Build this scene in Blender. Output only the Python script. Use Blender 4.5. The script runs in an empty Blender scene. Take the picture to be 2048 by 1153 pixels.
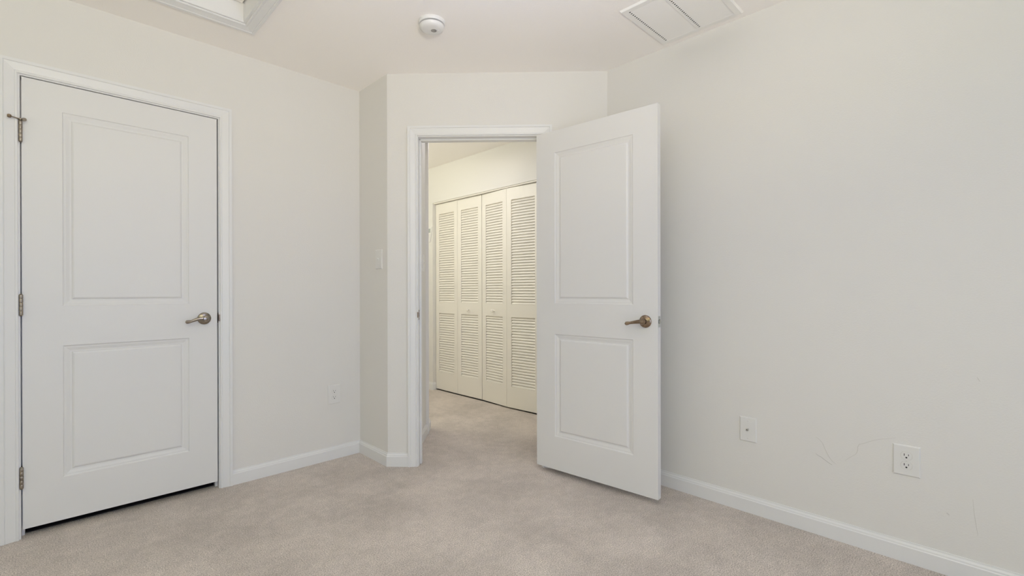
import bpy, bmesh, math, random
from mathutils import Vector, Matrix
random.seed(4)
SC = bpy.context.scene
COL = SC.collection

# ------------------------------------------------------------------ camera
H_EYE = 1.0914
F_PX, CX, CY = 939.606, 991.423, 582.782
YAW, PITCH, ROLL = math.radians(46.3794), math.radians(-0.0778), math.radians(-0.1222)
fw = Vector((math.cos(YAW), math.sin(YAW), 0)); rt = Vector((math.sin(YAW), -math.cos(YAW), 0)); up = Vector((0, 0, 1))
f2 = fw * math.cos(PITCH) + up * math.sin(PITCH); u2 = up * math.cos(PITCH) - fw * math.sin(PITCH)
r3 = rt * math.cos(ROLL) + u2 * math.sin(ROLL); u3 = u2 * math.cos(ROLL) - rt * math.sin(ROLL)
cd = bpy.data.cameras.new('camera'); cam = bpy.data.objects.new('camera', cd); COL.objects.link(cam)
cd.sensor_fit = 'HORIZONTAL'; cd.sensor_width = 36; cd.lens = 36 * F_PX / 2048
cd.shift_x = (1024 - CX) / 2048; cd.shift_y = (CY - 576.5) / 2048
cd.clip_start = 0.02; cd.clip_end = 100
m = Matrix((r3, u3, -f2)).transposed().to_4x4(); m.translation = Vector((0, 0, H_EYE)); cam.matrix_world = m
SC.camera = cam

# ------------------------------------------------------------------ light and exposure
SC.view_settings.view_transform = 'Standard'; SC.view_settings.look = 'None'
SC.view_settings.gamma = 1.0; SC.view_settings.use_curve_mapping = False
SC.view_settings.exposure = -0.04
try:
    SC.cycles.max_bounces = 16; SC.cycles.diffuse_bounces = 12; SC.cycles.sample_clamp_indirect = 6.0
    SC.cycles.use_denoising = True
except Exception:
    pass
wd = bpy.data.worlds.new('sky'); SC.world = wd; wd.use_nodes = True
bg = wd.node_tree.nodes['Background']; bg.inputs['Color'].default_value = (0.72, 0.84, 1.0, 1); bg.inputs['Strength'].default_value = 0.3

X0, Y0, XA, YB, HC = 2.491, 2.938, 1.5281, 2.5793, 2.44      # right wall, left wall, return wall, diagonal wall's start, ceiling
XF, YF = -2.0, -1.2                                           # the two walls behind the camera
WT = 0.115
S2 = math.sqrt(0.5)

def area(name, loc, rot, sx, sy, power, color):
    l = bpy.data.lights.new(name, 'AREA'); l.shape = 'RECTANGLE'; l.size = sx; l.size_y = sy; l.energy = power; l.color = color
    o = bpy.data.objects.new(name, l); COL.objects.link(o); o.location = loc; o.rotation_euler = rot; return o
def bulb(name, loc, power, color, r):
    l = bpy.data.lights.new(name, 'POINT'); l.energy = power; l.color = color; l.shadow_soft_size = r
    o = bpy.data.objects.new(name, l); COL.objects.link(o); o.location = loc; return o
WIN = [(-0.62, 0.50), (0.85, 1.97)]; WZ = (0.10, 2.08)
for (a, b), (e, c_) in zip(WIN, ((27, (0.50, 0.60, 1.0)), (11, (0.62, 0.72, 1.0)))):    # daylight coming in through the two windows behind the camera
    area('window_daylight', ((a + b) / 2, YF - WT - 0.12, sum(WZ) / 2), (math.radians(90), 0, 0), b - a, WZ[1] - WZ[0], e, c_)
def disk(name, loc, r, power, color, up=False):
    o = area(name, loc, (math.radians(180) if up else 0, 0, 0), 2 * r, 2 * r, power, color); o.data.shape = 'DISK'; return o
# two added fill lights behind the camera, turned up to brighten ceiling and walls
sl = bpy.data.lights.new('fill_spot', 'SPOT'); sl.energy = 144; sl.color = (1.0, 0.81, 0.525); sl.spot_size = math.radians(130); sl.spot_blend = 1.0; sl.shadow_soft_size = 0.12
so = bpy.data.objects.new('fill_spot', sl); COL.objects.link(so); so.location = (0.0, -0.50, 1.35)
so.rotation_euler = Vector((-0.24, -0.55, -0.80)).to_track_quat('Z', 'Y').to_euler()
disk('fill_bounce_up', (-0.60, -0.40, 1.50), 0.10, 28.5, (0.86, 1.0, 0.67), True)
disk('room_fill_up', (0.9, 0.9, 1.98), 0.12, 5.8, (0.25, 0.42, 1.0), True)          # added mid-room fill aimed at the ceiling, belongs to no fitting
# the hall's own ceiling lamps, out of sight above the doorway and round the corner
HALL_LAMP = (2.30, 3.08)
HALL_LAMP_FAR = (1.75, 3.85)
disk('hall_lamp_light', (*HALL_LAMP, HC - 0.06), 0.13, 4.9, (0.88, 0.87, 0.97))
bulb('hall_lamp_far_light', (*HALL_LAMP_FAR, 2.32), 18.6, (1.0, 0.985, 0.80), 0.10)

# ------------------------------------------------------------------ materials
def mat(name, color, rough=0.5, metal=0.0, spec=0.5):
    M = bpy.data.materials.new(name); M.use_nodes = True
    p = M.node_tree.nodes['Principled BSDF']
    p.inputs['Base Color'].default_value = (*color, 1); p.inputs['Roughness'].default_value = rough
    p.inputs['Metallic'].default_value = metal; p.inputs['Specular IOR Level'].default_value = spec
    return M, M.node_tree, p
def bump(nt, p, scale, dist, detail=2, strength=1.0):
    tc = nt.nodes.new('ShaderNodeTexCoord'); n = nt.nodes.new('ShaderNodeTexNoise'); b = nt.nodes.new('ShaderNodeBump')
    n.inputs['Scale'].default_value = scale; n.inputs['Detail'].default_value = detail
    b.inputs['Distance'].default_value = dist; b.inputs['Strength'].default_value = strength
    nt.links.new(tc.outputs['Object'], n.inputs['Vector']); nt.links.new(n.outputs['Fac'], b.inputs['Height']); nt.links.new(b.outputs['Normal'], p.inputs['Normal'])
    return n
def painted(name, color, rough, scale, dist):
    M, nt, p = mat(name, color, rough); bump(nt, p, scale, dist); return M
WALL = painted('wall_paint', (0.735, 0.727, 0.704), 0.75, 160, 0.0004)
CEIL = painted('ceiling_paint', (0.93, 0.905, 0.875), 0.85, 140, 0.0004)
TRIM = painted('trim_paint', (0.757, 0.764, 0.768), 0.38, 60, 0.0001)
DOOR = painted('door_paint', (0.735, 0.737, 0.735), 0.42, 220, 0.00015)
LOUV = painted('louver_door_paint', (0.80, 0.778, 0.725), 0.45, 120, 0.0001)
PLAST, _, _ = mat('white_plastic', (0.74, 0.74, 0.725), 0.35)
VENTW, _, _ = mat('vent_enamel', (0.85, 0.845, 0.82), 0.45)
GAP_SHADE, _, _ = mat('closet_gap_shade', (0.035, 0.03, 0.026), 0.7)  # near-black colour that paints the shade seen under the closet doors
GAP, _, _ = mat('dark_cavity', (0.012, 0.011, 0.010), 0.9)
LCD, _, _ = mat('grey_display', (0.42, 0.46, 0.45), 0.25)
STEEL, _, _ = mat('zinc_plated_steel', (0.62, 0.64, 0.62), 0.28, 1.0)
def metal(name, c1, c2, rough):
    M, nt, p = mat(name, c1, rough, 1.0)
    tc = nt.nodes.new('ShaderNodeTexCoord'); n = nt.nodes.new('ShaderNodeTexNoise'); r = nt.nodes.new('ShaderNodeValToRGB')
    n.inputs['Scale'].default_value = 60; n.inputs['Detail'].default_value = 4
    r.color_ramp.elements[0].color = (*c1, 1); r.color_ramp.elements[1].color = (*c2, 1)
    r.color_ramp.elements[0].position = 0.35; r.color_ramp.elements[1].position = 0.7
    nt.links.new(tc.outputs['Object'], n.inputs['Vector']); nt.links.new(n.outputs['Fac'], r.inputs['Fac']); nt.links.new(r.outputs['Color'], p.inputs['Base Color'])
    return M
NICKEL = metal('satin_nickel', (0.27, 0.235, 0.19), (0.40, 0.355, 0.30), 0.14)
AGED = metal('aged_nickel', (0.24, 0.175, 0.12), (0.38, 0.30, 0.225), 0.15)
HINGE = metal('hinge_nickel', (0.32, 0.28, 0.225), (0.42, 0.37, 0.31), 0.38)
SCUFF, _, _ = mat('scuff_grey', (0.46, 0.45, 0.43), 0.8)
SCUFF2, _, _ = mat('scuff_faint', (0.61, 0.60, 0.57), 0.8)
GLOW = bpy.data.materials.new('lamp_globe'); GLOW.use_nodes = True
_p = GLOW.node_tree.nodes['Principled BSDF']; _p.inputs['Base Color'].default_value = (0.9, 0.87, 0.8, 1)
_p.inputs['Emission Color'].default_value = (1, 0.88, 0.72, 1); _p.inputs['Emission Strength'].default_value = 2.0

def carpet_mat():
    M, nt, p = mat('cut_pile_carpet', (0.45, 0.40, 0.35), 0.95, 0, 0.15)
    N, L = nt.nodes, nt.links
    tc = N.new('ShaderNodeTexCoord')
    def noise(scale, detail, rough=0.5):
        n = N.new('ShaderNodeTexNoise'); n.inputs['Scale'].default_value = scale; n.inputs['Detail'].default_value = detail; n.inputs['Roughness'].default_value = rough
        L.new(tc.outputs['Object'], n.inputs['Vector']); return n
    def ramp(a, b, pa, pb):
        r = N.new('ShaderNodeValToRGB'); e = r.color_ramp.elements
        e[0].color = (*a, 1); e[1].color = (*b, 1); e[0].position = pa; e[1].position = pb; return r
    fine = noise(210, 4, 0.75); rf = ramp((0.285, 0.243, 0.213), (1.0, 0.91, 0.85), 0.33, 0.66); L.new(fine.outputs['Fac'], rf.inputs['Fac'])
    big = noise(2.6, 3, 0.6); rb = ramp((0.88, 0.88, 0.88), (1.06, 1.06, 1.06), 0.38, 0.62); L.new(big.outputs['Fac'], rb.inputs['Fac'])
    mid = noise(22, 3, 0.6); rm = ramp((0.93, 0.93, 0.93), (1.06, 1.06, 1.06), 0.35, 0.68); L.new(mid.outputs['Fac'], rm.inputs['Fac'])
    m1 = N.new('ShaderNodeMixRGB'); m1.blend_type = 'MULTIPLY'; m1.inputs['Fac'].default_value = 1
    m2 = N.new('ShaderNodeMixRGB'); m2.blend_type = 'MULTIPLY'; m2.inputs['Fac'].default_value = 1
    L.new(rf.outputs['Color'], m1.inputs[1]); L.new(rb.outputs['Color'], m1.inputs[2]); L.new(m1.outputs[0], m2.inputs[1]); L.new(rm.outputs['Color'], m2.inputs[2])
    L.new(m2.outputs[0], p.inputs['Base Color'])
    b = N.new('ShaderNodeBump'); b.inputs['Distance'].default_value = 0.006; b.inputs['Strength'].default_value = 0.8
    L.new(fine.outputs['Fac'], b.inputs['Height']); L.new(b.outputs['Normal'], p.inputs['Normal'])
    p.inputs['Sheen Weight'].default_value = 0.15
    return M
CARPET = carpet_mat()
def pane_mat():
    M = bpy.data.materials.new('window_glass'); M.use_nodes = True; nt = M.node_tree; nt.nodes.clear()
    o = nt.nodes.new('ShaderNodeOutputMaterial'); t = nt.nodes.new('ShaderNodeBsdfTransparent'); g = nt.nodes.new('ShaderNodeBsdfGlossy'); x = nt.nodes.new('ShaderNodeMixShader')
    g.inputs['Roughness'].default_value = 0.02; x.inputs[0].default_value = 0.06
    nt.links.new(t.outputs[0], x.inputs[1]); nt.links.new(g.outputs[0], x.inputs[2]); nt.links.new(x.outputs[0], o.inputs[0]); return M
GLASS = pane_mat()

# ------------------------------------------------------------------ mesh helpers
def B(): return bmesh.new()
def box(bm, x0, x1, y0, y1, z0, z1):
    v = [bm.verts.new((x, y, z)) for z in (z0, z1) for y in (y0, y1) for x in (x0, x1)]
    for f in ((0, 2, 3, 1), (4, 5, 7, 6), (0, 1, 5, 4), (2, 6, 7, 3), (0, 4, 6, 2), (1, 3, 7, 5)):
        bm.faces.new([v[i] for i in f])
    return bm
def rbox(bm, x0, x1, y0, y1, z0, z1, r, seg=2):
    t = bmesh.new(); box(t, x0, x1, y0, y1, z0, z1)
    bmesh.ops.bevel(t, geom=t.edges[:], offset=r, segments=seg, affect='EDGES', profile=0.6)
    me = bpy.data.meshes.new('tmp'); t.to_mesh(me); t.free(); bm.from_mesh(me); bpy.data.meshes.remove(me); return bm
def prism(bm, pts, z0, z1):
    """upright prism over a plan outline"""
    a = [bm.verts.new((x, y, z0)) for x, y in pts]; b = [bm.verts.new((x, y, z1)) for x, y in pts]
    bm.faces.new(a); bm.faces.new(b); n = len(pts)
    for i in range(n): bm.faces.new((a[i], a[(i + 1) % n], b[(i + 1) % n], b[i]))
    return bm
def lathe(bm, prof, axis='y', seg=40, c=(0, 0, 0)):
    """prof: (radius, distance along the axis)"""
    rings = []
    for r, h in prof:
        ring = []
        for k in range(seg):
            t = 2 * math.pi * k / seg; u, w = r * math.cos(t), r * math.sin(t)
            p = (u, h, w) if axis == 'y' else (u, w, h) if axis == 'z' else (h, u, w)
            ring.append(bm.verts.new((p[0] + c[0], p[1] + c[1], p[2] + c[2])))
        rings.append(ring)
    for a, b in zip(rings, rings[1:]):
        for k in range(seg): bm.faces.new((a[k], a[(k + 1) % seg], b[(k + 1) % seg], b[k]))
    bm.faces.new(rings[0]); bm.faces.new(rings[-1]); return bm
def tube(bm, pts, radii, seg=16, flat=1.0):
    """a swept round section; radii per point (number or (sideways, upright))"""
    P = [Vector(p) for p in pts]; rings = []
    for i, p in enumerate(P):
        t = (P[min(i + 1, len(P) - 1)] - P[max(i - 1, 0)]).normalized()
        w = Vector((0, 0, 1)) if abs(t.z) < 0.9 else Vector((0, 1, 0))
        a = t.cross(w).normalized(); b = a.cross(t).normalized(); r = radii[i]
        ra, rb = r if isinstance(r, tuple) else (r, r)
        rings.append([bm.verts.new(p + a * ra * math.cos(2 * math.pi * k / seg) + b * rb * math.sin(2 * math.pi * k / seg)) for k in range(seg)])
    for a, b in zip(rings, rings[1:]):
        for k in range(seg): bm.faces.new((a[k], a[(k + 1) % seg], b[(k + 1) % seg], b[k]))
    bm.faces.new(rings[0]); bm.faces.new(rings[-1]); return bm
def sweep(bm, path, prof, closed=False):
    """moulding in the local x-z plane: path of (x, z); prof of (offset to the path's left, height towards the room = -y)"""
    n = len(path); rings = []
    for i in range(n):
        p = Vector(path[i])
        if closed: a = Vector(path[i - 1]); c = Vector(path[(i + 1) % n])
        else: a = Vector(path[i - 1]) if i else None; c = Vector(path[i + 1]) if i < n - 1 else None
        nr = []
        if a is not None: d = (p - a).normalized(); nr.append(Vector((-d.y, d.x)))
        if c is not None: d = (c - p).normalized(); nr.append(Vector((-d.y, d.x)))
        if len(nr) == 2: mi = (nr[0] + nr[1]); mi = mi / (1 + nr[0].dot(nr[1]))
        else: mi = nr[0]
        rings.append([bm.verts.new((p.x + mi.x * o, -h, p.y + mi.y * o)) for o, h in prof])
    m_ = len(prof)
    for i in range(n if closed else n - 1):
        a, b = rings[i], rings[(i + 1) % n]
        for k in range(m_ - 1): bm.faces.new((a[k], a[k + 1], b[k + 1], b[k]))
        if not closed and abs(prof[0][0] - prof[-1][0]) + abs(prof[0][1] - prof[-1][1]) > 1e-6: bm.faces.new((a[m_ - 1], a[0], b[0], b[m_ - 1]))
    if not closed:
        bm.faces.new(rings[0]); bm.faces.new(rings[-1])
    return rings
def obj(name, bm, material, parent=None, smooth=False, recalc=True):
    if recalc: bmesh.ops.recalc_face_normals(bm, faces=bm.faces[:])
    me = bpy.data.meshes.new(name); bm.to_mesh(me); bm.free(); me.materials.append(material)
    if smooth:
        for p in me.polygons: p.use_smooth = True
        try: me.set_sharp_from_angle(angle=math.radians(35))
        except Exception: pass
    o = bpy.data.objects.new(name, me); COL.objects.link(o)
    if parent is not None: o.parent = parent
    return o
def empty(name, frame=None):
    o = bpy.data.objects.new(name, None); COL.objects.link(o); o.empty_display_size = 0.05
    if frame is not None: o.matrix_world = frame
    return o
def tag(o, label=None, cat=None, group=None, kind=None):
    if label: o['label'] = label
    if cat: o['category'] = cat
    if group: o['group'] = group
    if kind: o['kind'] = kind
    return o
def struct(o, label, cat):
    return tag(o, label, cat, None, 'structure')
def copy_tree(o, parent=None):
    c = o.copy(); COL.objects.link(c)
    if parent is not None: c.parent = parent
    for ch in list(o.children): copy_tree(ch, c)
    return c
def frame(x, y, deg, z=0.0):
    """local x: to the viewer's right along the wall, y: into the wall, z: up"""
    return Matrix.Translation((x, y, z)) @ Matrix.Rotation(math.radians(deg), 4, 'Z')
FL = frame(0, Y0, 0)               # left wall: local x = world x
FR = frame(X0, 0, -90)             # right wall: local x = -world y
FT = frame(XA, 0, -90)             # short return wall
FD = frame(XA, YB, -45)            # diagonal wall with the open doorway
XH, XHD = 3.06, 3.100              # hall closet wall and its folding doors
FH = frame(XH, 0, -90)

# ------------------------------------------------------------------ room shell
def wall(name, f, x0, x1, label, z0=0.0, z1=HC, holes=(), t=WT, m_=WALL):
    bm = B(); xs = x0
    for a, b, c, d in sorted(holes):
        box(bm, xs, a, 0, t, z0, z1); xs = b
        if c > z0: box(bm, a, b, 0, t, z0, c)
        box(bm, a, b, 0, t, d, z1)
    box(bm, xs, x1, 0, t, z0, z1)
    o = obj(name, bm, m_); o.matrix_world = f
    return struct(o, label, 'wall')
D1 = (-0.0880, 0.683, 2.044)        # closet doorway in the left wall: jamb faces and head
D2 = (0.193, 0.957, 2.046)         # doorway in the diagonal wall
JT = 0.018
wall('wall_left', FL, XF - WT, XA, 'cream wall holding the closed white panel door', holes=[(D1[0] - JT, D1[1] + JT, 0, D1[2] + JT)])
LD = (X0 - XA) / S2
wall('wall_return', FT, -Y0, -YB, 'narrow shaded cream wall with the light switch')
wall('wall_diagonal', FD, 0, LD, 'cream wall around the open doorway', holes=[(D2[0] - JT, D2[1] + JT, 0, D2[2] + JT)])
wall_right = wall('wall_right', FR, -(YB - (X0 - XA)), -YF + WT, 'long plain cream wall behind the open door, lightly scuffed')
FW = frame(0, YF, 180)             # wall behind the camera with the windows: local x = -world x
wall('wall_front', FW, -X0 - WT, -XF + WT, 'cream wall behind the camera with two windows', holes=[(-b, -a, *WZ) for a, b in WIN])
wall('wall_side', frame(XF, 0, 90), YF - WT, Y0 + WT, 'plain cream wall behind the camera opposite the open door')

def cx_(o, w): return (XA + o * S2 + w * S2, YB - o * S2 + w * S2)     # diagonal wall: along, beyond -> plan
# hall walls
HS, HE = 0.127, 0.782
ha, hb = cx_(HS, WT), cx_(HS, HE); hc, hd = cx_(HS - WT, HE), cx_(HS - WT, WT)
struct(obj('wall_hall_side', prism(B(), [ha, hb, hc, hd], 0, HC), WALL), 'short hall wall just inside the doorway with a switch', 'wall')
OP = (-4.214, -2.680, 2.052)       # folding-door opening, local x of FH, and its head
wall('wall_hall_closet', FH, -4.75, -2.45, 'hall wall above and around the louvered folding doors', holes=[(OP[0], OP[1], 0, OP[2])])
wall('wall_hall_end', frame(0, 4.60, 0), 1.0, XH, 'far end wall of the hall')
wall('wall_hall_back', frame(1.15, 0, 90), 3.10, 4.75, 'wall closing the hall behind the closet')
wall('wall_hall_near', frame(0, 3.06, 180), -2.10, -1.15, 'hall side of the closet wall')
p1, p2 = cx_(1.02, WT), cx_(1.02, 1.42); p3, p4 = cx_(1.13, 1.42), cx_(1.13, WT)
struct(obj('wall_hall_right', prism(B(), [p1, p2, p3, p4], 0, HC), WALL), 'hall wall hidden behind the open door', 'wall')
# closet interiors
bm = B(); box(bm, -0.55, 1.14, 3.70, 3.78, 0, HC); box(bm, -0.63, -0.55, Y0 + WT, 3.78, 0, HC); box(bm, 1.06, 1.14, Y0 + WT, 3.70, 0, HC)
struct(obj('wall_closet', bm, WALL), 'inside walls of the closet behind the closed door', 'wall')
bm = B(); box(bm, XH + 0.70, XH + 0.78, 2.40, 4.50, 0, HC); box(bm, XH + WT, XH + 0.70, 4.42, 4.50, 0, HC); box(bm, XH + WT, XH + 0.70, 2.40, 2.48, 0, HC)
struct(obj('wall_linen_closet', bm, WALL), 'inside walls of the closet behind the louvered doors', 'wall')
# floor: one carpet through room, closets and hall
struct(obj('floor', box(B(), XF - WT, 4.0, YF - WT, 4.75, -0.12, 0), CARPET), 'beige cut pile carpet running through room and hall', 'carpet floor')
# ceiling with the attic hatch opening
HX0, HX1, HY0, HY1 = 0.085, 0.722, 1.945, 2.580
bm = B(); zt = HC + 0.16
for a in ((XF - WT, HX0, YF - WT, 4.75), (HX1, 4.0, YF - WT, 4.75), (HX0, HX1, YF - WT, HY0), (HX0, HX1, HY1, 4.75)): box(bm, *a, HC, zt)
struct(obj('ceiling', bm, CEIL), 'flat off-white ceiling over room and hall', 'ceiling')

# ------------------------------------------------------------------ baseboards
def bb_prof(h=0.083, t=0.0125):
    return [(0, 0), (0, t), (h * 0.74, t), (h * 0.78, t * 0.80), (h * 0.85, t * 0.72), (h * 0.93, t * 0.40), (h, t * 0.34), (h, 0)]
def baseboard(name, pts, label):
    """pts: plan polyline with the wall on its left-hand side, the board to the right"""
    bm = B(); pr = bb_prof(); rings = []; n = len(pts); P = [Vector(p) for p in pts]
    for i in range(n):
        ns = []
        if i: d = (P[i] - P[i - 1]).normalized(); ns.append(Vector((d.y, -d.x)))
        if i < n - 1: d = (P[i + 1] - P[i]).normalized(); ns.append(Vector((d.y, -d.x)))
        mi = ns[0] if len(ns) == 1 else (ns[0] + ns[1]) / (1 + ns[0].dot(ns[1]))
        rings.append([bm.verts.new((P[i].x + mi.x * t, P[i].y + mi.y * t, z)) for z, t in pr])
    for a, b in zip(rings, rings[1:]):
        for k in range(len(pr) - 1): bm.faces.new((a[k], a[k + 1], b[k + 1], b[k]))
        bm.faces.new((a[-1], a[0], b[0], b[-1]))
    bm.faces.new(rings[0]); bm.faces.new(rings[-1])
    return struct(obj(name, bm, TRIM), label, 'baseboard')
CW = 0.058                          # casing width
baseboard('baseboard_left', [(D1[1] + 0.006 + CW, Y0), (XA, Y0), (XA, YB), cx_(D2[0] - 0.006 - CW, 0)], 'white baseboard from the closet door round the corner to the doorway')
baseboard('baseboard_far_left', [(XF, Y0), (D1[0] - 0.006 - CW, Y0)], 'white baseboard on the hinge side of the closet door')
baseboard('baseboard_right', [cx_(D2[1] + 0.006 + CW, 0), (X0, YB - (X0 - XA)), (X0, YF)], 'white baseboard along the long wall behind the open door')
baseboard('baseboard_front', [(X0, YF), (XF, YF), (XF, Y0)], 'white baseboard on the walls behind the camera')
baseboard('baseboard_hall', [cx_(HS, WT + 0.012), hb, hc], 'white baseboard on the short hall wall inside the doorway')
baseboard('baseboard_hall_closet', [(XH, 4.60), (XH, -OP[0]), (XHD - 0.005, -OP[0])][0:3], 'white baseboard on the hall wall beside the louvered doors')

# ------------------------------------------------------------------ doorway trims
CAS = [(0, 0), (0, 0.009), (0.003, 0.011), (0.008, 0.011), (0.011, 0.0085), (0.015, 0.0095), (0.030, 0.0125), (0.041, 0.0145), (0.043, 0.013), (0.046, 0.0165), (CW, 0.0170), (CW, 0)]
def trim(name, f, D, label, stop_y, hall_side=False):
    x0, x1, zt = D
    r = empty(name, f); struct(r, label, 'door trim')
    bm = B(); sweep(bm, [(x0 - 0.006, 0), (x0 - 0.006, zt + 0.006), (x1 + 0.006, zt + 0.006), (x1 + 0.006, 0)], CAS); obj('casing', bm, TRIM, r)
    bm = B(); box(bm, x0 - JT, x0, -0.001, WT + 0.001, 0, zt + JT); box(bm, x1, x1 + JT, -0.001, WT + 0.001, 0, zt + JT); box(bm, x0, x1, -0.001, WT + 0.001, zt, zt + JT)
    obj('jamb', bm, TRIM, r)
    bm = B(); s = stop_y; rbox(bm, x0, x0 + 0.011, s, s + 0.034, 0, zt, 0.002); rbox(bm, x1 - 0.011, x1, s, s + 0.034, 0, zt, 0.002); rbox(bm, x0, x1, s, s + 0.034, zt - 0.011, zt, 0.002)
    obj('door_stop', bm, TRIM, r)
    if hall_side:
        bm = B(); sweep(bm, [(x0 - 0.006, 0), (x0 - 0.006, zt + 0.006), (x1 + 0.006, zt + 0.006), (x1 + 0.006, 0)], CAS)
        for v in bm.verts: v.co.y = WT - v.co.y
        obj('hall_casing', bm, TRIM, r)
    return r
t1 = trim('trim_1', FL, D1, 'white moulded casing around the closed closet door', 0.038)
t2 = trim('trim_2', FD, D2, 'white moulded casing around the open doorway', 0.040)
# strike plates, let into the latch-side jambs
bm = B(); rbox(bm, D1[1] - 0.0016, D1[1] + 0.0004, 0.004, 0.030, 0.915, 0.972, 0.0006); rbox(bm, D1[1] - 0.0016, D1[1] + 0.005, -0.008, 0.006, 0.926, 0.961, 0.0012)
obj('strike_plate', bm, AGED, t1)['label'] = 'dark nickel strike plate in the closet jamb'
bm = B(); rbox(bm, D2[0] - 0.001, D2[0] + 0.0016, 0.002, 0.028, 0.910, 0.972, 0.0006)
rbox(bm, D2[0] - 0.006, D2[0] + 0.0016, -0.007, 0.004, 0.924, 0.958, 0.0012); sp = obj('strike_plate', bm, AGED, t2); sp['label'] = 'aged nickel strike plate in the doorway jamb'
obj('latch_hole', box(B(), D2[0] + 0.0010, D2[0] + 0.0019, 0.009, 0.021, 0.929, 0.953), GAP, sp)

# ------------------------------------------------------------------ panel doors
DT = 0.035
PROF = [(0.0, 0.0), (0.003, 0.0035), (0.0075, 0.0050), (0.011, 0.0048), (0.024, 0.0088), (0.031, 0.0092), (0.035, 0.0050), (0.040, 0.0030)]
def panel_rects(w): return [(0.132, w - 0.132, 0.196, 0.802), (0.132, w - 0.132, 0.984, 1.876)]
def door_slab(w, h):
    bm = B()
    R = panel_rects(w); a, b = R[0][0], R[0][1]
    for y in (0, DT):
        for x0, x1, z0, z1 in ((0, a, 0, h), (b, w, 0, h), (a, b, 0, R[0][2]), (a, b, R[0][3], R[1][2]), (a, b, R[1][3], h)):
            bm.faces.new([bm.verts.new(p) for p in ((x0, y, z0), (x1, y, z0), (x1, y, z1), (x0, y, z1))])
    c = [(0, 0), (w, 0), (w, h), (0, h)]
    for i in range(4):
        (xa, za), (xb, zb) = c[i], c[(i + 1) % 4]
        bm.faces.new([bm.verts.new(p) for p in ((xa, 0, za), (xb, 0, zb), (xb, DT, zb), (xa, DT, za))])
    for f in bm.faces:      # outward normals
        f.normal_update(); ce = f.calc_center_median(); d = Vector((0, ce.y - DT / 2, 0)) if abs(f.normal.y) > 0.5 else Vector((ce.x - w / 2, 0, ce.z - h / 2))
        if f.normal.dot(d) < 0: f.normal_flip()
    return bm
def door_panel(r):
    """moulding ring and raised field, on both faces"""
    bm = B(); x0, x1, z0, z1 = r
    for side in (0, 1):
        rings = []
        for o, dp in PROF:
            y = dp if side == 0 else DT - dp
            rings.append([bm.verts.new(p) for p in ((x0 + o, y, z0 + o), (x1 - o, y, z0 + o), (x1 - o, y, z1 - o), (x0 + o, y, z1 - o))])
        fs = []
        for a, b in zip(rings, rings[1:]):
            for k in range(4): fs.append(bm.faces.new((a[k], a[(k + 1) % 4], b[(k + 1) % 4], b[k])))
        fs.append(bm.faces.new(rings[-1]))
        for f in fs:
            f.normal_update()
            if (f.normal.y > 0) == (side == 0): f.normal_flip()
    return bm
def lever(parent, x, z, m_, y=0.0, sgn=-1, yd=-1, wave=True):
    """rosette at (x, z) on the face y; sgn: which way the lever points; yd: outward direction"""
    P = lambda d: y + yd * d
    h = lathe(B(), [(0.0325, P(0)), (0.0328, P(0.002)), (0.0315, P(0.0045)), (0.027, P(0.0075)), (0.018, P(0.010)), (0.0135, P(0.012)), (0.0140, P(0.016))], 'y', 48, (x, 0, z))
    ro = obj('lever_handle', h, m_, parent, True)
    h = lathe(B(), [(0.0140, P(0.014)), (0.0122, P(0.018)), (0.0120, P(0.028)), (0.0145, P(0.031)), (0.0160, P(0.037)), (0.0155, P(0.044)), (0.012, P(0.049)), (0.005, P(0.051))], 'y', 32, (x, 0, z))
    obj('handle_hub', h, m_, ro, True)
    pts = []; rad = []
    for i in range(19):
        t = i / 18; xx = x + sgn * (0.004 + 0.090 * t)
        zz = z + 0.001 - 0.015 * (t ** 1.3) + (0.003 * math.sin(t * math.pi * 2.0) if wave else 0)
        yy = P(0.040 - 0.004 * math.sin(t * math.pi))
        r = 0.0112 * (1 - t) + 0.0050 * t if t < 0.70 else 0.0066 + 0.0030 * math.sin((t - 0.70) / 0.30 * math.pi * 0.8)
        if i == 18: r = 0.0035
        pts.append((xx, yy, zz)); rad.append((r * 0.72, r))
    obj('lever_grip', tube(B(), pts, rad, 20), m_, ro, True)
    return ro
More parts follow.
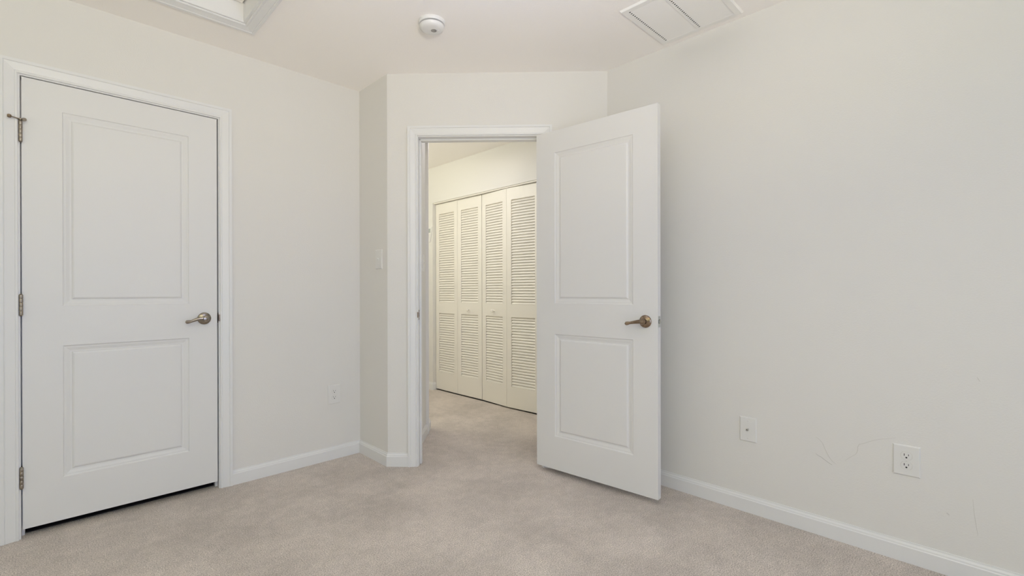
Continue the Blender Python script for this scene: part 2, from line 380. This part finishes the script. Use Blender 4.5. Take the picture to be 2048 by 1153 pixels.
def hinge_knuckle(parent, x, y, z0, z1, m_, stop=False):
    bm = B(); n = 5; L = z1 - z0; r = 0.0068
    for k in range(n):
        a = z0 + L * k / n + 0.0006; b = z0 + L * (k + 1) / n - 0.0006
        lathe(bm, [(r * 0.93, a), (r, a + 0.001), (r, b - 0.001), (r * 0.93, b)], 'z', 20, (x, y, 0))
    lathe(bm, [(r * 0.8, z0 + 0.001), (r * 0.8, z1 - 0.001)], 'z', 16, (x, y, 0))
    lathe(bm, [(0.003, z1), (0.0052, z1 + 0.0012), (0.0045, z1 + 0.003), (0.002, z1 + 0.0038)], 'z', 16, (x, y, 0))
    lathe(bm, [(0.003, z0), (0.0050, z0 - 0.0012), (0.0045, z0 - 0.003), (0.002, z0 - 0.0036)], 'z', 16, (x, y, 0))
    box(bm, x - 0.0012, x + 0.0012, y, 0.030, z0 + 0.001, z1 - 0.001)
    h = obj('hinge', bm, m_, parent, True)
    if stop:
        bm = B(); zc = z1 + 0.005
        lathe(bm, [(0.0088, zc - 0.003), (0.0092, zc), (0.0088, zc + 0.003)], 'z', 20, (x, y, 0))
        tube(bm, [(x - 0.003, y - 0.002, zc), (x - 0.016, y - 0.012, zc + 0.001), (x - 0.030, y - 0.018, zc + 0.002)], [0.0032, 0.0026, 0.0026], 12)
        tube(bm, [(x + 0.004, y - 0.003, zc), (x + 0.012, y - 0.012, zc - 0.001)], [0.0032, 0.0032], 12)
        tube(bm, [(x + 0.011, y - 0.010, zc - 0.001), (x + 0.014, y - 0.016, zc - 0.002)], [0.0075, 0.0072], 16)
        s = obj('hinge_pin_stop', bm, m_, h, True)
        obj('stop_pad', tube(B(), [(x - 0.029, y - 0.0175, zc + 0.002), (x - 0.034, y - 0.020, zc + 0.002), (x - 0.040, y - 0.021, zc + 0.002)], [0.0070, 0.0085, 0.0055], 18), AGED, h, True)
    return h

W1 = 0.759
f1 = FL @ Matrix.Translation((-0.083, 0.002, 0.040))
d1 = empty('door_1', f1); struct(d1, 'closed white two panel closet door with nickel lever and three hinges', 'door')
H1 = 2.000
obj('door_slab', door_slab(W1, H1), DOOR, d1)
for r in panel_rects(W1): obj('panel', door_panel(r), DOOR, d1)
lever(d1, 0.697, 0.903, NICKEL)
for i, z in enumerate((0.184, 0.946, 1.711)): hinge_knuckle(d1, -0.0030, -0.0085, z, z + 0.092, HINGE, i == 2)
bm = B()
W2, H2 = 0.755, 2.005
f2_ = frame(2.1584, 1.9025, -85.0, 0.0310)
d2 = empty('door_2', f2_); struct(d2, 'white two panel door standing open into the room with bronze toned lever', 'door')
obj('door_slab', door_slab(W2, H2), DOOR, d2)
for r in panel_rects(W2): obj('panel', door_panel(r), DOOR, d2)
lever(d2, 0.690, 0.900, AGED, wave=False)
lever(d2, 0.690, 0.900, AGED, y=DT, yd=1, wave=False)
bm = rbox(B(), W2 - 0.001, W2 + 0.0012, 0.005, 0.030, 0.872, 0.929, 0.0005); lp = obj('latch_plate', bm, STEEL, d2)
lp['label'] = 'zinc latch plate on the door edge'
obj('latch_hole', box(B(), W2 + 0.0008, W2 + 0.0015, 0.008, 0.027, 0.891, 0.911), GAP, lp)
bm = B(); prof = [(0, 0.011), (0, 0.0265), (0.006, 0.0265), (0.013, 0.016), (0.013, 0.011)]
a = [bm.verts.new((W2 + x, y, 0.893)) for x, y in prof]; b = [bm.verts.new((W2 + x, y, 0.909)) for x, y in prof]
bm.faces.new(a); bm.faces.new(b)
for i in range(5): bm.faces.new((a[i], a[(i + 1) % 5], b[(i + 1) % 5], b[i]))
obj('latch_bolt', bm, STEEL, lp)
for z in (0.18, 0.95, 1.71): hinge_knuckle(d2, -0.004, DT + 0.007, z, z + 0.092, HINGE)

# ------------------------------------------------------------------ louvered folding doors in the hall
def leaf(parent, w, h):
    """one louvered leaf: frame with a rail in the middle, slats in both openings. local x 0..w, y 0 is the hall face"""
    bm = B(); st = 0.056; T = 0.028
    zs = (0.192, 0.832, 0.949, 1.911)
    for a, b, c, d in ((0, st, 0, h), (w - st, w, 0, h), (st, w - st, 0, zs[0]), (st, w - st, zs[1], zs[2]), (st, w - st, zs[3], h)): box(bm, a, b, 0, T, c, d)
    lf = obj('door_leaf', bm, LOUV, parent)
    for z0, z1, n in ((zs[0], zs[1], 25), (zs[2], zs[3], 38)):
        bm = B(); p = (z1 - z0) / n; L = p * 1.02 + 0.012
        for k in range(n):
            zb = z0 + p * k; ya, yb = 0.004, 0.021; ht = p * 1.22
            c = [(ya, zb + 0.0045), (ya + 0.001, zb + 0.001), (ya + 0.004, zb), (yb, min(zb + ht - 0.006, z1)), (yb - 0.003, min(zb + ht, z1))]
            va = [bm.verts.new((st - 0.002, y, z)) for y, z in c]; vb = [bm.verts.new((w - st + 0.002, y, z)) for y, z in c]
            bm.faces.new(va); bm.faces.new(vb)
            for i in range(5): bm.faces.new((va[i], va[(i + 1) % 5], vb[(i + 1) % 5], vb[i]))
        obj('louver_slats', bm, LOUV, lf)
    return lf
def bifold(name, label, ys, xs, knob_leaf, knob_x):
    """ys, xs: plan of the three vertical edges (outer jamb side first, seen from the hall left to right)"""
    r = empty(name, Matrix.Translation((xs[0], ys[0], 0))); struct(r, label, 'folding door')
    bpy.context.view_layer.update()
    lfs = []
    for i in range(2):
        a = Vector((xs[i], ys[i])); b = Vector((xs[i + 1], ys[i + 1])); d = b - a
        lf = leaf(r, d.length - 0.003, 2.022)
        lf.matrix_local = Matrix.Translation((a.x - xs[0], a.y - ys[0], 0.014)) @ Matrix.Rotation(math.atan2(d.y, d.x), 4, 'Z')
        lfs.append(lf)
    k = lathe(B(), [(0.0085, 0), (0.0075, -0.006), (0.0065, -0.012), (0.010, -0.017), (0.0155, -0.022), (0.0165, -0.027), (0.014, -0.031), (0.007, -0.033)], 'y', 28, (knob_x, 0, 0.883))
    obj('knob', k, LOUV, lfs[knob_leaf], True)
    return r
bifold('door_3', 'cream louvered folding door nearest the thermostat', (4.208, 3.826, 3.450), (XHD, XHD - 0.004, XHD), 1, 0.180)
bifold('door_4', 'cream louvered folding door partly hidden by the open white door', (3.446, 3.079, 2.690), (XHD, XHD - 0.026, XHD), 0, 0.180)
bm = B(); box(bm, XH + 0.010, XHD + 0.027, -OP[1] - 0.001, -OP[0] + 0.001, 2.0405, 2.0525)
struct(obj('trim_3', bm, LOUV), 'cream head track above the louvered folding doors', 'door track')
struct(obj('floor', box(B(), XHD + 0.004, 3.76, 2.48, 4.42, 0, 0.003), GAP_SHADE), 'near-black sheet for the shade under the louvered doors', 'closet floor')  # sheet laid over the carpet to blacken the gap under the louvered doors
struct(obj('floor', box(B(), -0.55, 1.06, Y0 + 0.062, 3.70, 0, 0.003), GAP_SHADE), 'near-black sheet for the shade under the closed closet door', 'closet floor')  # same painted shade behind the gap of the closed door

# ------------------------------------------------------------------ attic hatch
bm = B()
sweep(bm, [(HX0, HY0), (HX0, HY1), (HX1, HY1), (HX1, HY0)], [(o, h) for o, h in CAS], closed=True)
for v in bm.verts: v.co = Vector((v.co.x, v.co.z, v.co.y))
hr = empty('attic_hatch', Matrix.Translation(((HX0 + HX1) / 2, (HY0 + HY1) / 2, HC)))
tag(hr, 'recessed white attic access hatch with moulded frame in the ceiling', 'attic hatch')
bpy.context.view_layer.update()
SH = Matrix.Translation((-(HX0 + HX1) / 2, -(HY0 + HY1) / 2, 0))
def loc(bm): bmesh.ops.transform(bm, matrix=SH, verts=bm.verts); return bm
obj('moulded_frame', loc(bm), TRIM, hr)
bm = B(); t = 0.012; hz = 0.15
for a in ((HX0, HX0 + t, HY0, HY1), (HX1 - t, HX1, HY0, HY1), (HX0 + t, HX1 - t, HY0, HY0 + t), (HX0 + t, HX1 - t, HY1 - t, HY1)): box(bm, *a, -0.004, hz)
obj('shaft_lining', loc(bm), TRIM, hr)
bm = B(); g = t + 0.006; rbox(bm, HX0 + g, HX1 - g, HY0 + g, HY1 - g, 0.085, 0.10, 0.002)
obj('hatch_panel', loc(bm), CEIL, hr)
bm = B(); box(bm, HX0 + t, HX1 - t, HY0 + t, HY1 - t, 0.128, 0.132); obj('attic_gap', loc(bm), GAP, hr)

# ------------------------------------------------------------------ ceiling vent
VX0, VX1, VY0, VY1 = 2.001, 2.441, 0.818, 1.230
v = empty('ceiling_vent', Matrix.Translation(((VX0 + VX1) / 2, (VY0 + VY1) / 2, HC))); tag(v, 'square white louvered return air grille on the ceiling near the long wall', 'air vent')
SH = Matrix.Translation((-(VX0 + VX1) / 2, -(VY0 + VY1) / 2, 0)); th = 0.009
bm = B(); fx, fy = 0.030, 0.033; ym = (VY0 + VY1) / 2
def frame_ring(bm, x0, x1, y0, y1, ix0, ix1, iy0, iy1, z):
    o = [(x0, y0, 0), (x1, y0, 0), (x1, y1, 0), (x0, y1, 0)]; e = 0.006
    q = [(x0 + e, y0 + e, -z), (x1 - e, y0 + e, -z), (x1 - e, y1 - e, -z), (x0 + e, y1 - e, -z)]
    i_ = [(ix0, iy0, -z), (ix1, iy0, -z), (ix1, iy1, -z), (ix0, iy1, -z)]; j = [(a, b, -z + 0.0012) for a, b, _ in i_]
    R = [[bm.verts.new(p) for p in ring] for ring in (o, q, i_, j)]
    for a, b in zip(R, R[1:]):
        for k in range(4): bm.faces.new((a[k], a[(k + 1) % 4], b[(k + 1) % 4], b[k]))
frame_ring(bm, VX0, VX1, VY0, VY1, VX0 + fx, VX1 - fx, VY0 + fy, VY1 - fy, th)
box(bm, VX0 + fx, VX1 - fx, ym - 0.006, ym + 0.006, -th, -th + 0.0012)
obj('vent_frame', loc(bm), VENTW, v)
nf = 24; pitch = (VX1 - VX0 - 2 * fx) / nf
for y0, y1 in ((VY0 + fy, ym - 0.006), (ym + 0.006, VY1 - fy)):
    bm = B()
    for k in range(nf):
        xa = VX0 + fx + pitch * k
        # stamped fins leaning towards the room's middle, a small open slit left at one end of each
        c = [(xa, -0.0022), (xa + pitch * 1.0, -0.0085), (xa + pitch * 1.0, -0.0075), (xa + 0.001, -0.0012)]
        a = [bm.verts.new((x, y0, z)) for x, z in c]; b = [bm.verts.new((x, y1 - 0.006, z)) for x, z in c]
        bm.faces.new(a); bm.faces.new(b)
        for i in range(4): bm.faces.new((a[i], a[(i + 1) % 4], b[(i + 1) % 4], b[i]))
        box(bm, xa + pitch * 0.50, xa + pitch, y1 - 0.007, y1, -0.0088, -0.0076)
    obj('louver_fins', loc(bm), VENTW, v)
bm = B(); box(bm, VX0 + 0.010, VX1 - 0.010, VY0 + 0.010, VY1 - 0.010, -0.0012, -0.0002); obj('duct_opening', loc(bm), GAP, v)

# ------------------------------------------------------------------ smoke detector
sd = empty('smoke_detector', Matrix.Translation((1.396, 1.925, HC))); tag(sd, 'round white smoke detector on the ceiling above the doorway corner', 'smoke detector')
obj('mounting_base', lathe(B(), [(0.066, 0), (0.067, -0.004), (0.066, -0.012), (0.063, -0.016), (0.050, -0.017)], 'z', 64), PLAST, sd, True)
obj('shadow_groove', lathe(B(), [(0.054, -0.0165), (0.054, -0.0215)], 'z', 64), GAP, sd, True)
body = obj('detector_body', lathe(B(), [(0.050, -0.0205), (0.060, -0.021), (0.0615, -0.024), (0.060, -0.030), (0.055, -0.038), (0.044, -0.043), (0.025, -0.0455), (0.006, -0.046)], 'z', 64), PLAST, sd, True)
bm = B()
for i in range(-2, 3):
    for j in range(-2, 3):
        if abs(i) + abs(j) < 4:
            lathe(bm, [(0.0020, -0.0462 + 0.0006), (0.0020, -0.0464)], 'z', 10, (i * 0.0056 + 0.006, j * 0.0056 - 0.008, 0))
obj('sounder_holes', bm, GAP, body)
bm = B(); lathe(bm, [(0.006, -0.044), (0.0058, -0.0462)], 'z', 20, (0.022, -0.022, 0)); obj('test_button', bm, PLAST, body, True)

# ------------------------------------------------------------------ wall plates
def plate(bm, w, h, t=0.0055, e=0.004):
    """bevelled cover plate centred on the origin, back at y = 0"""
    o = [(-w / 2, -h / 2), (w / 2, -h / 2), (w / 2, h / 2), (-w / 2, h / 2)]
    R = [[bm.verts.new((x, 0, z)) for x, z in o], [bm.verts.new((x, -t * 0.45, z)) for x, z in o],
         [bm.verts.new((x - math.copysign(e, x), -t, z - math.copysign(e, z))) for x, z in o]]
    for a, b in zip(R, R[1:]):
        for k in range(4): bm.faces.new((a[k], a[(k + 1) % 4], b[(k + 1) % 4], b[k]))
    bm.faces.new(R[0]); bm.faces.new(R[2]); return bm
def screw(parent, x, z, y=-0.0055):
    s = obj('screw', lathe(B(), [(0.0032, y + 0.0004), (0.0031, y - 0.0006), (0.002, y - 0.0010)], 'y', 16, (x, 0, z)), PLAST, parent, True)
    obj('screw_slot', box(B(), x - 0.0024, x + 0.0024, y - 0.00112, y - 0.0004, z - 0.0004, z + 0.0004), SCUFF, s)
def rec_face(bm, zc, y0, y1, n=40):
    """the rounded-with-flats outline of a duplex receptacle"""
    pts = []
    for k in range(n):
        a = 2 * math.pi * k / n; pts.append((0.0172 * math.cos(a), max(-0.0140, min(0.0140, 0.0172 * math.sin(a)))))
    A = [bm.verts.new((x, y0, zc + z)) for x, z in pts]; Bv = [bm.verts.new((x, y1, zc + z)) for x, z in pts]
    bm.faces.new(A); bm.faces.new(Bv)
    for k in range(n): bm.faces.new((A[k], A[(k + 1) % n], Bv[(k + 1) % n], Bv[k]))
    return bm
def outlet(f, label, group):
    r = empty('wall_outlet', f); tag(r, label, 'outlet', group)
    obj('cover_plate', plate(B(), 0.084, 0.122), PLAST, r)
    for zc in (0.0195, -0.0195):
        bm = B(); rec_face(bm, zc, -0.004, -0.0070); rc = obj('receptacle', bm, PLAST, r)
        bm = B(); box(bm, -0.0075, -0.0055, -0.0073, -0.006, zc - 0.0005, zc + 0.0085); box(bm, 0.0055, 0.0073, -0.0073, -0.006, zc + 0.0005, zc + 0.0075)
        lathe(bm, [(0.0030, -0.006), (0.0030, -0.0073)], 'y', 16, (0, 0, zc - 0.0068))
        obj('contact_slots', bm, GAP, rc)
        obj('face_seam', rec_face_seam(zc), SCUFF2, rc)
    screw(r, 0, 0)
    return r
def rec_face_seam(zc):
    bm = B(); n = 40; R = []
    for s in (1.0, 1.07):
        pts = []
        for k in range(n):
            a = 2 * math.pi * k / n; pts.append((0.0172 * s * math.cos(a), max(-0.0140 * s, min(0.0140 * s, 0.0172 * s * math.sin(a)))))
        R.append([bm.verts.new((x, -0.0057, zc + z)) for x, z in pts])
    for k in range(n): bm.faces.new((R[0][k], R[0][(k + 1) % n], R[1][(k + 1) % n], R[1][k]))
    return bm
def at(f, x, z): return f @ Matrix.Translation((x, 0, z))
outlet(at(FL, 1.345, 0.419), 'white duplex outlet on the wall between closet door and corner', 'wall outlets')
outlet(at(FR, -0.2275, 0.406), 'white duplex outlet on the long scuffed wall', 'wall outlets')
# cable plate
r = empty('coaxial_wall_socket', at(FR, -0.816, 0.406)); tag(r, 'white cable television wall plate with one small connector on the long wall', 'cable socket')
obj('cover_plate', plate(B(), 0.077, 0.120), PLAST, r)
for z in (0.042, -0.042): screw(r, 0, z)
bm = B(); lathe(bm, [(0.0058, -0.005), (0.0058, -0.008)], 'y', 6); lathe(bm, [(0.0045, -0.008), (0.0046, -0.0165), (0.0040, -0.0170)], 'y', 20)
cn = obj('coax_connector', bm, STEEL, r); cn['label'] = 'threaded metal coax connector'
obj('connector_socket', lathe(B(), [(0.0022, -0.0168), (0.0022, -0.0173)], 'y', 16), GAP, cn)
# switches
def switch(name, f, label, group, w=0.080):
    r = empty(name, f); tag(r, label, 'switch', group)
    obj('cover_plate', plate(B(), w, 0.124), PLAST, r)
    bm = B(); box(bm, -0.006, 0.006, -0.0062, -0.004, -0.0125, 0.0125); obj('toggle_collar', bm, PLAST, r)
    bm = B(); c = [(-0.004, -0.006), (0.003, -0.006), (0.0080, -0.0150), (0.0030, -0.0160)]
    a = [bm.verts.new((-0.0045, y, z)) for z, y in c]; b = [bm.verts.new((0.0045, y, z)) for z, y in c]
    bm.faces.new(a); bm.faces.new(b)
    for i in range(4): bm.faces.new((a[i], a[(i + 1) % 4], b[(i + 1) % 4], b[i]))
    obj('toggle', bm, PLAST, r)
    for z in (0.030, -0.030): screw(r, 0, z)
    return r
switch('light_switch', at(FT, -2.679, 1.292), 'white toggle light switch on the narrow shaded wall', 'light switches')
hx, hy = cx_(HS, 0.535)
switch('light_switch', frame(hx, hy, 45, 1.295), 'white light switch just inside the doorway on the hall wall', 'light switches', 0.078)
# thermostat on the hall closet wall
r = empty('thermostat_socket', at(FH, -4.300, 1.700)); r.name = 'thermostat'; tag(r, 'white thermostat with grey display on the hall wall beside the louvered doors', 'thermostat')
bm = B(); ow = [(-0.075, -0.075), (0.046, -0.075), (0.080, 0.045), (0.085, 0.092), (-0.075, 0.092)]
ia = [(-0.070, -0.070), (0.042, -0.070), (0.075, 0.045), (0.080, 0.086), (-0.070, 0.086)]
R = [[bm.verts.new((x, 0, z)) for x, z in ow], [bm.verts.new((x, -0.009, z)) for x, z in ow], [bm.verts.new((x, -0.014, z)) for x, z in ia]]
for a, b in zip(R, R[1:]):
    for k in range(5): bm.faces.new((a[k], a[(k + 1) % 5], b[(k + 1) % 5], b[k]))
bm.faces.new(R[0]); bm.faces.new(R[2]); obj('housing', bm, PLAST, r)
obj('display', rbox(B(), -0.060, 0.064, -0.0148, -0.012, 0.030, 0.074, 0.0005, 1), LCD, r)
obj('cover_seam', box(B(), -0.068, 0.060, -0.0144, -0.012, 0.006, 0.0085), SCUFF2, r)

# ------------------------------------------------------------------ scuffs on the long wall (marks of their own shape, a hair proud of the paint)
def scuff(pts, w, m_, nm='scuff_mark'):
    bm = B(); P = [Vector((-y, z)) for y, z in pts]; L = []; R_ = []
    for i, p in enumerate(P):
        d = (P[min(i + 1, len(P) - 1)] - P[max(i - 1, 0)]).normalized(); n = Vector((-d.y, d.x)); ww = w * (0.35 + 0.65 * math.sin(math.pi * (i + 0.5) / len(P))) * random.uniform(0.8, 1.15) / 2
        L.append(bm.verts.new((p.x + n.x * ww, -0.0004, p.y + n.y * ww))); R_.append(bm.verts.new((p.x - n.x * ww, -0.0004, p.y - n.y * ww)))
    for i in range(len(P) - 1): bm.faces.new((L[i], L[i + 1], R_[i + 1], R_[i]))
    o = obj(nm, bm, m_, wall_right); return o
scuff([(0.536, 0.432), (0.526, 0.426), (0.517, 0.418), (0.508, 0.406), (0.503, 0.391), (0.496, 0.374), (0.488, 0.357), (0.479, 0.344), (0.47, 0.334), (0.46, 0.329)], 0.0026, SCUFF2)
scuff([(0.536, 0.357), (0.526, 0.35), (0.515, 0.346), (0.505, 0.339), (0.496, 0.333), (0.486, 0.327), (0.474, 0.321)], 0.0022, SCUFF)
scuff([(0.429, 0.352), (0.418, 0.364), (0.404, 0.378), (0.392, 0.389), (0.387, 0.399), (0.384, 0.414), (0.385, 0.422), (0.379, 0.435), (0.366, 0.441), (0.349, 0.452), (0.332, 0.462), (0.308, 0.473), (0.285, 0.48), (0.26, 0.49)], 0.0020, SCUFF2)
scuff([(0.030, 0.766), (0.026, 0.758), (0.022, 0.751)], 0.0022, SCUFF2)
scuff([(0.041, 0.309), (0.038, 0.263), (0.034, 0.227), (0.028, 0.179)], 0.0018, SCUFF2)
scuff([(0.112, 0.235), (0.108, 0.232), (0.104, 0.228)], 0.004, SCUFF2)

# ------------------------------------------------------------------ windows behind the camera
for i, (a, b) in enumerate(WIN):
    r = empty('window_%d' % (i + 1), at(FW, -(a + b) / 2, WZ[0])); struct(r, 'white framed window behind the camera', 'window')
    w, h = b - a, WZ[1] - WZ[0]
    bm = B(); path = [(-w / 2, 0), (-w / 2, h), (w / 2, h), (w / 2, 0)]; sweep(bm, path, CAS, closed=True); obj('window_casing', bm, TRIM, r)
    bm = B(); q = 0.045
    for x0, x1, z0, z1 in ((-w / 2, -w / 2 + q, 0, h), (w / 2 - q, w / 2, 0, h), (-w / 2 + q, w / 2 - q, 0, q), (-w / 2 + q, w / 2 - q, h - q, h), (-w / 2 + q, w / 2 - q, h / 2 - 0.02, h / 2 + 0.02)): box(bm, x0, x1, 0.05, 0.09, z0, z1)
    obj('window_sash', bm, TRIM, r)
    obj('window_pane', box(B(), -w / 2 + q, w / 2 - q, 0.068, 0.072, q, h - q), GLASS, r)
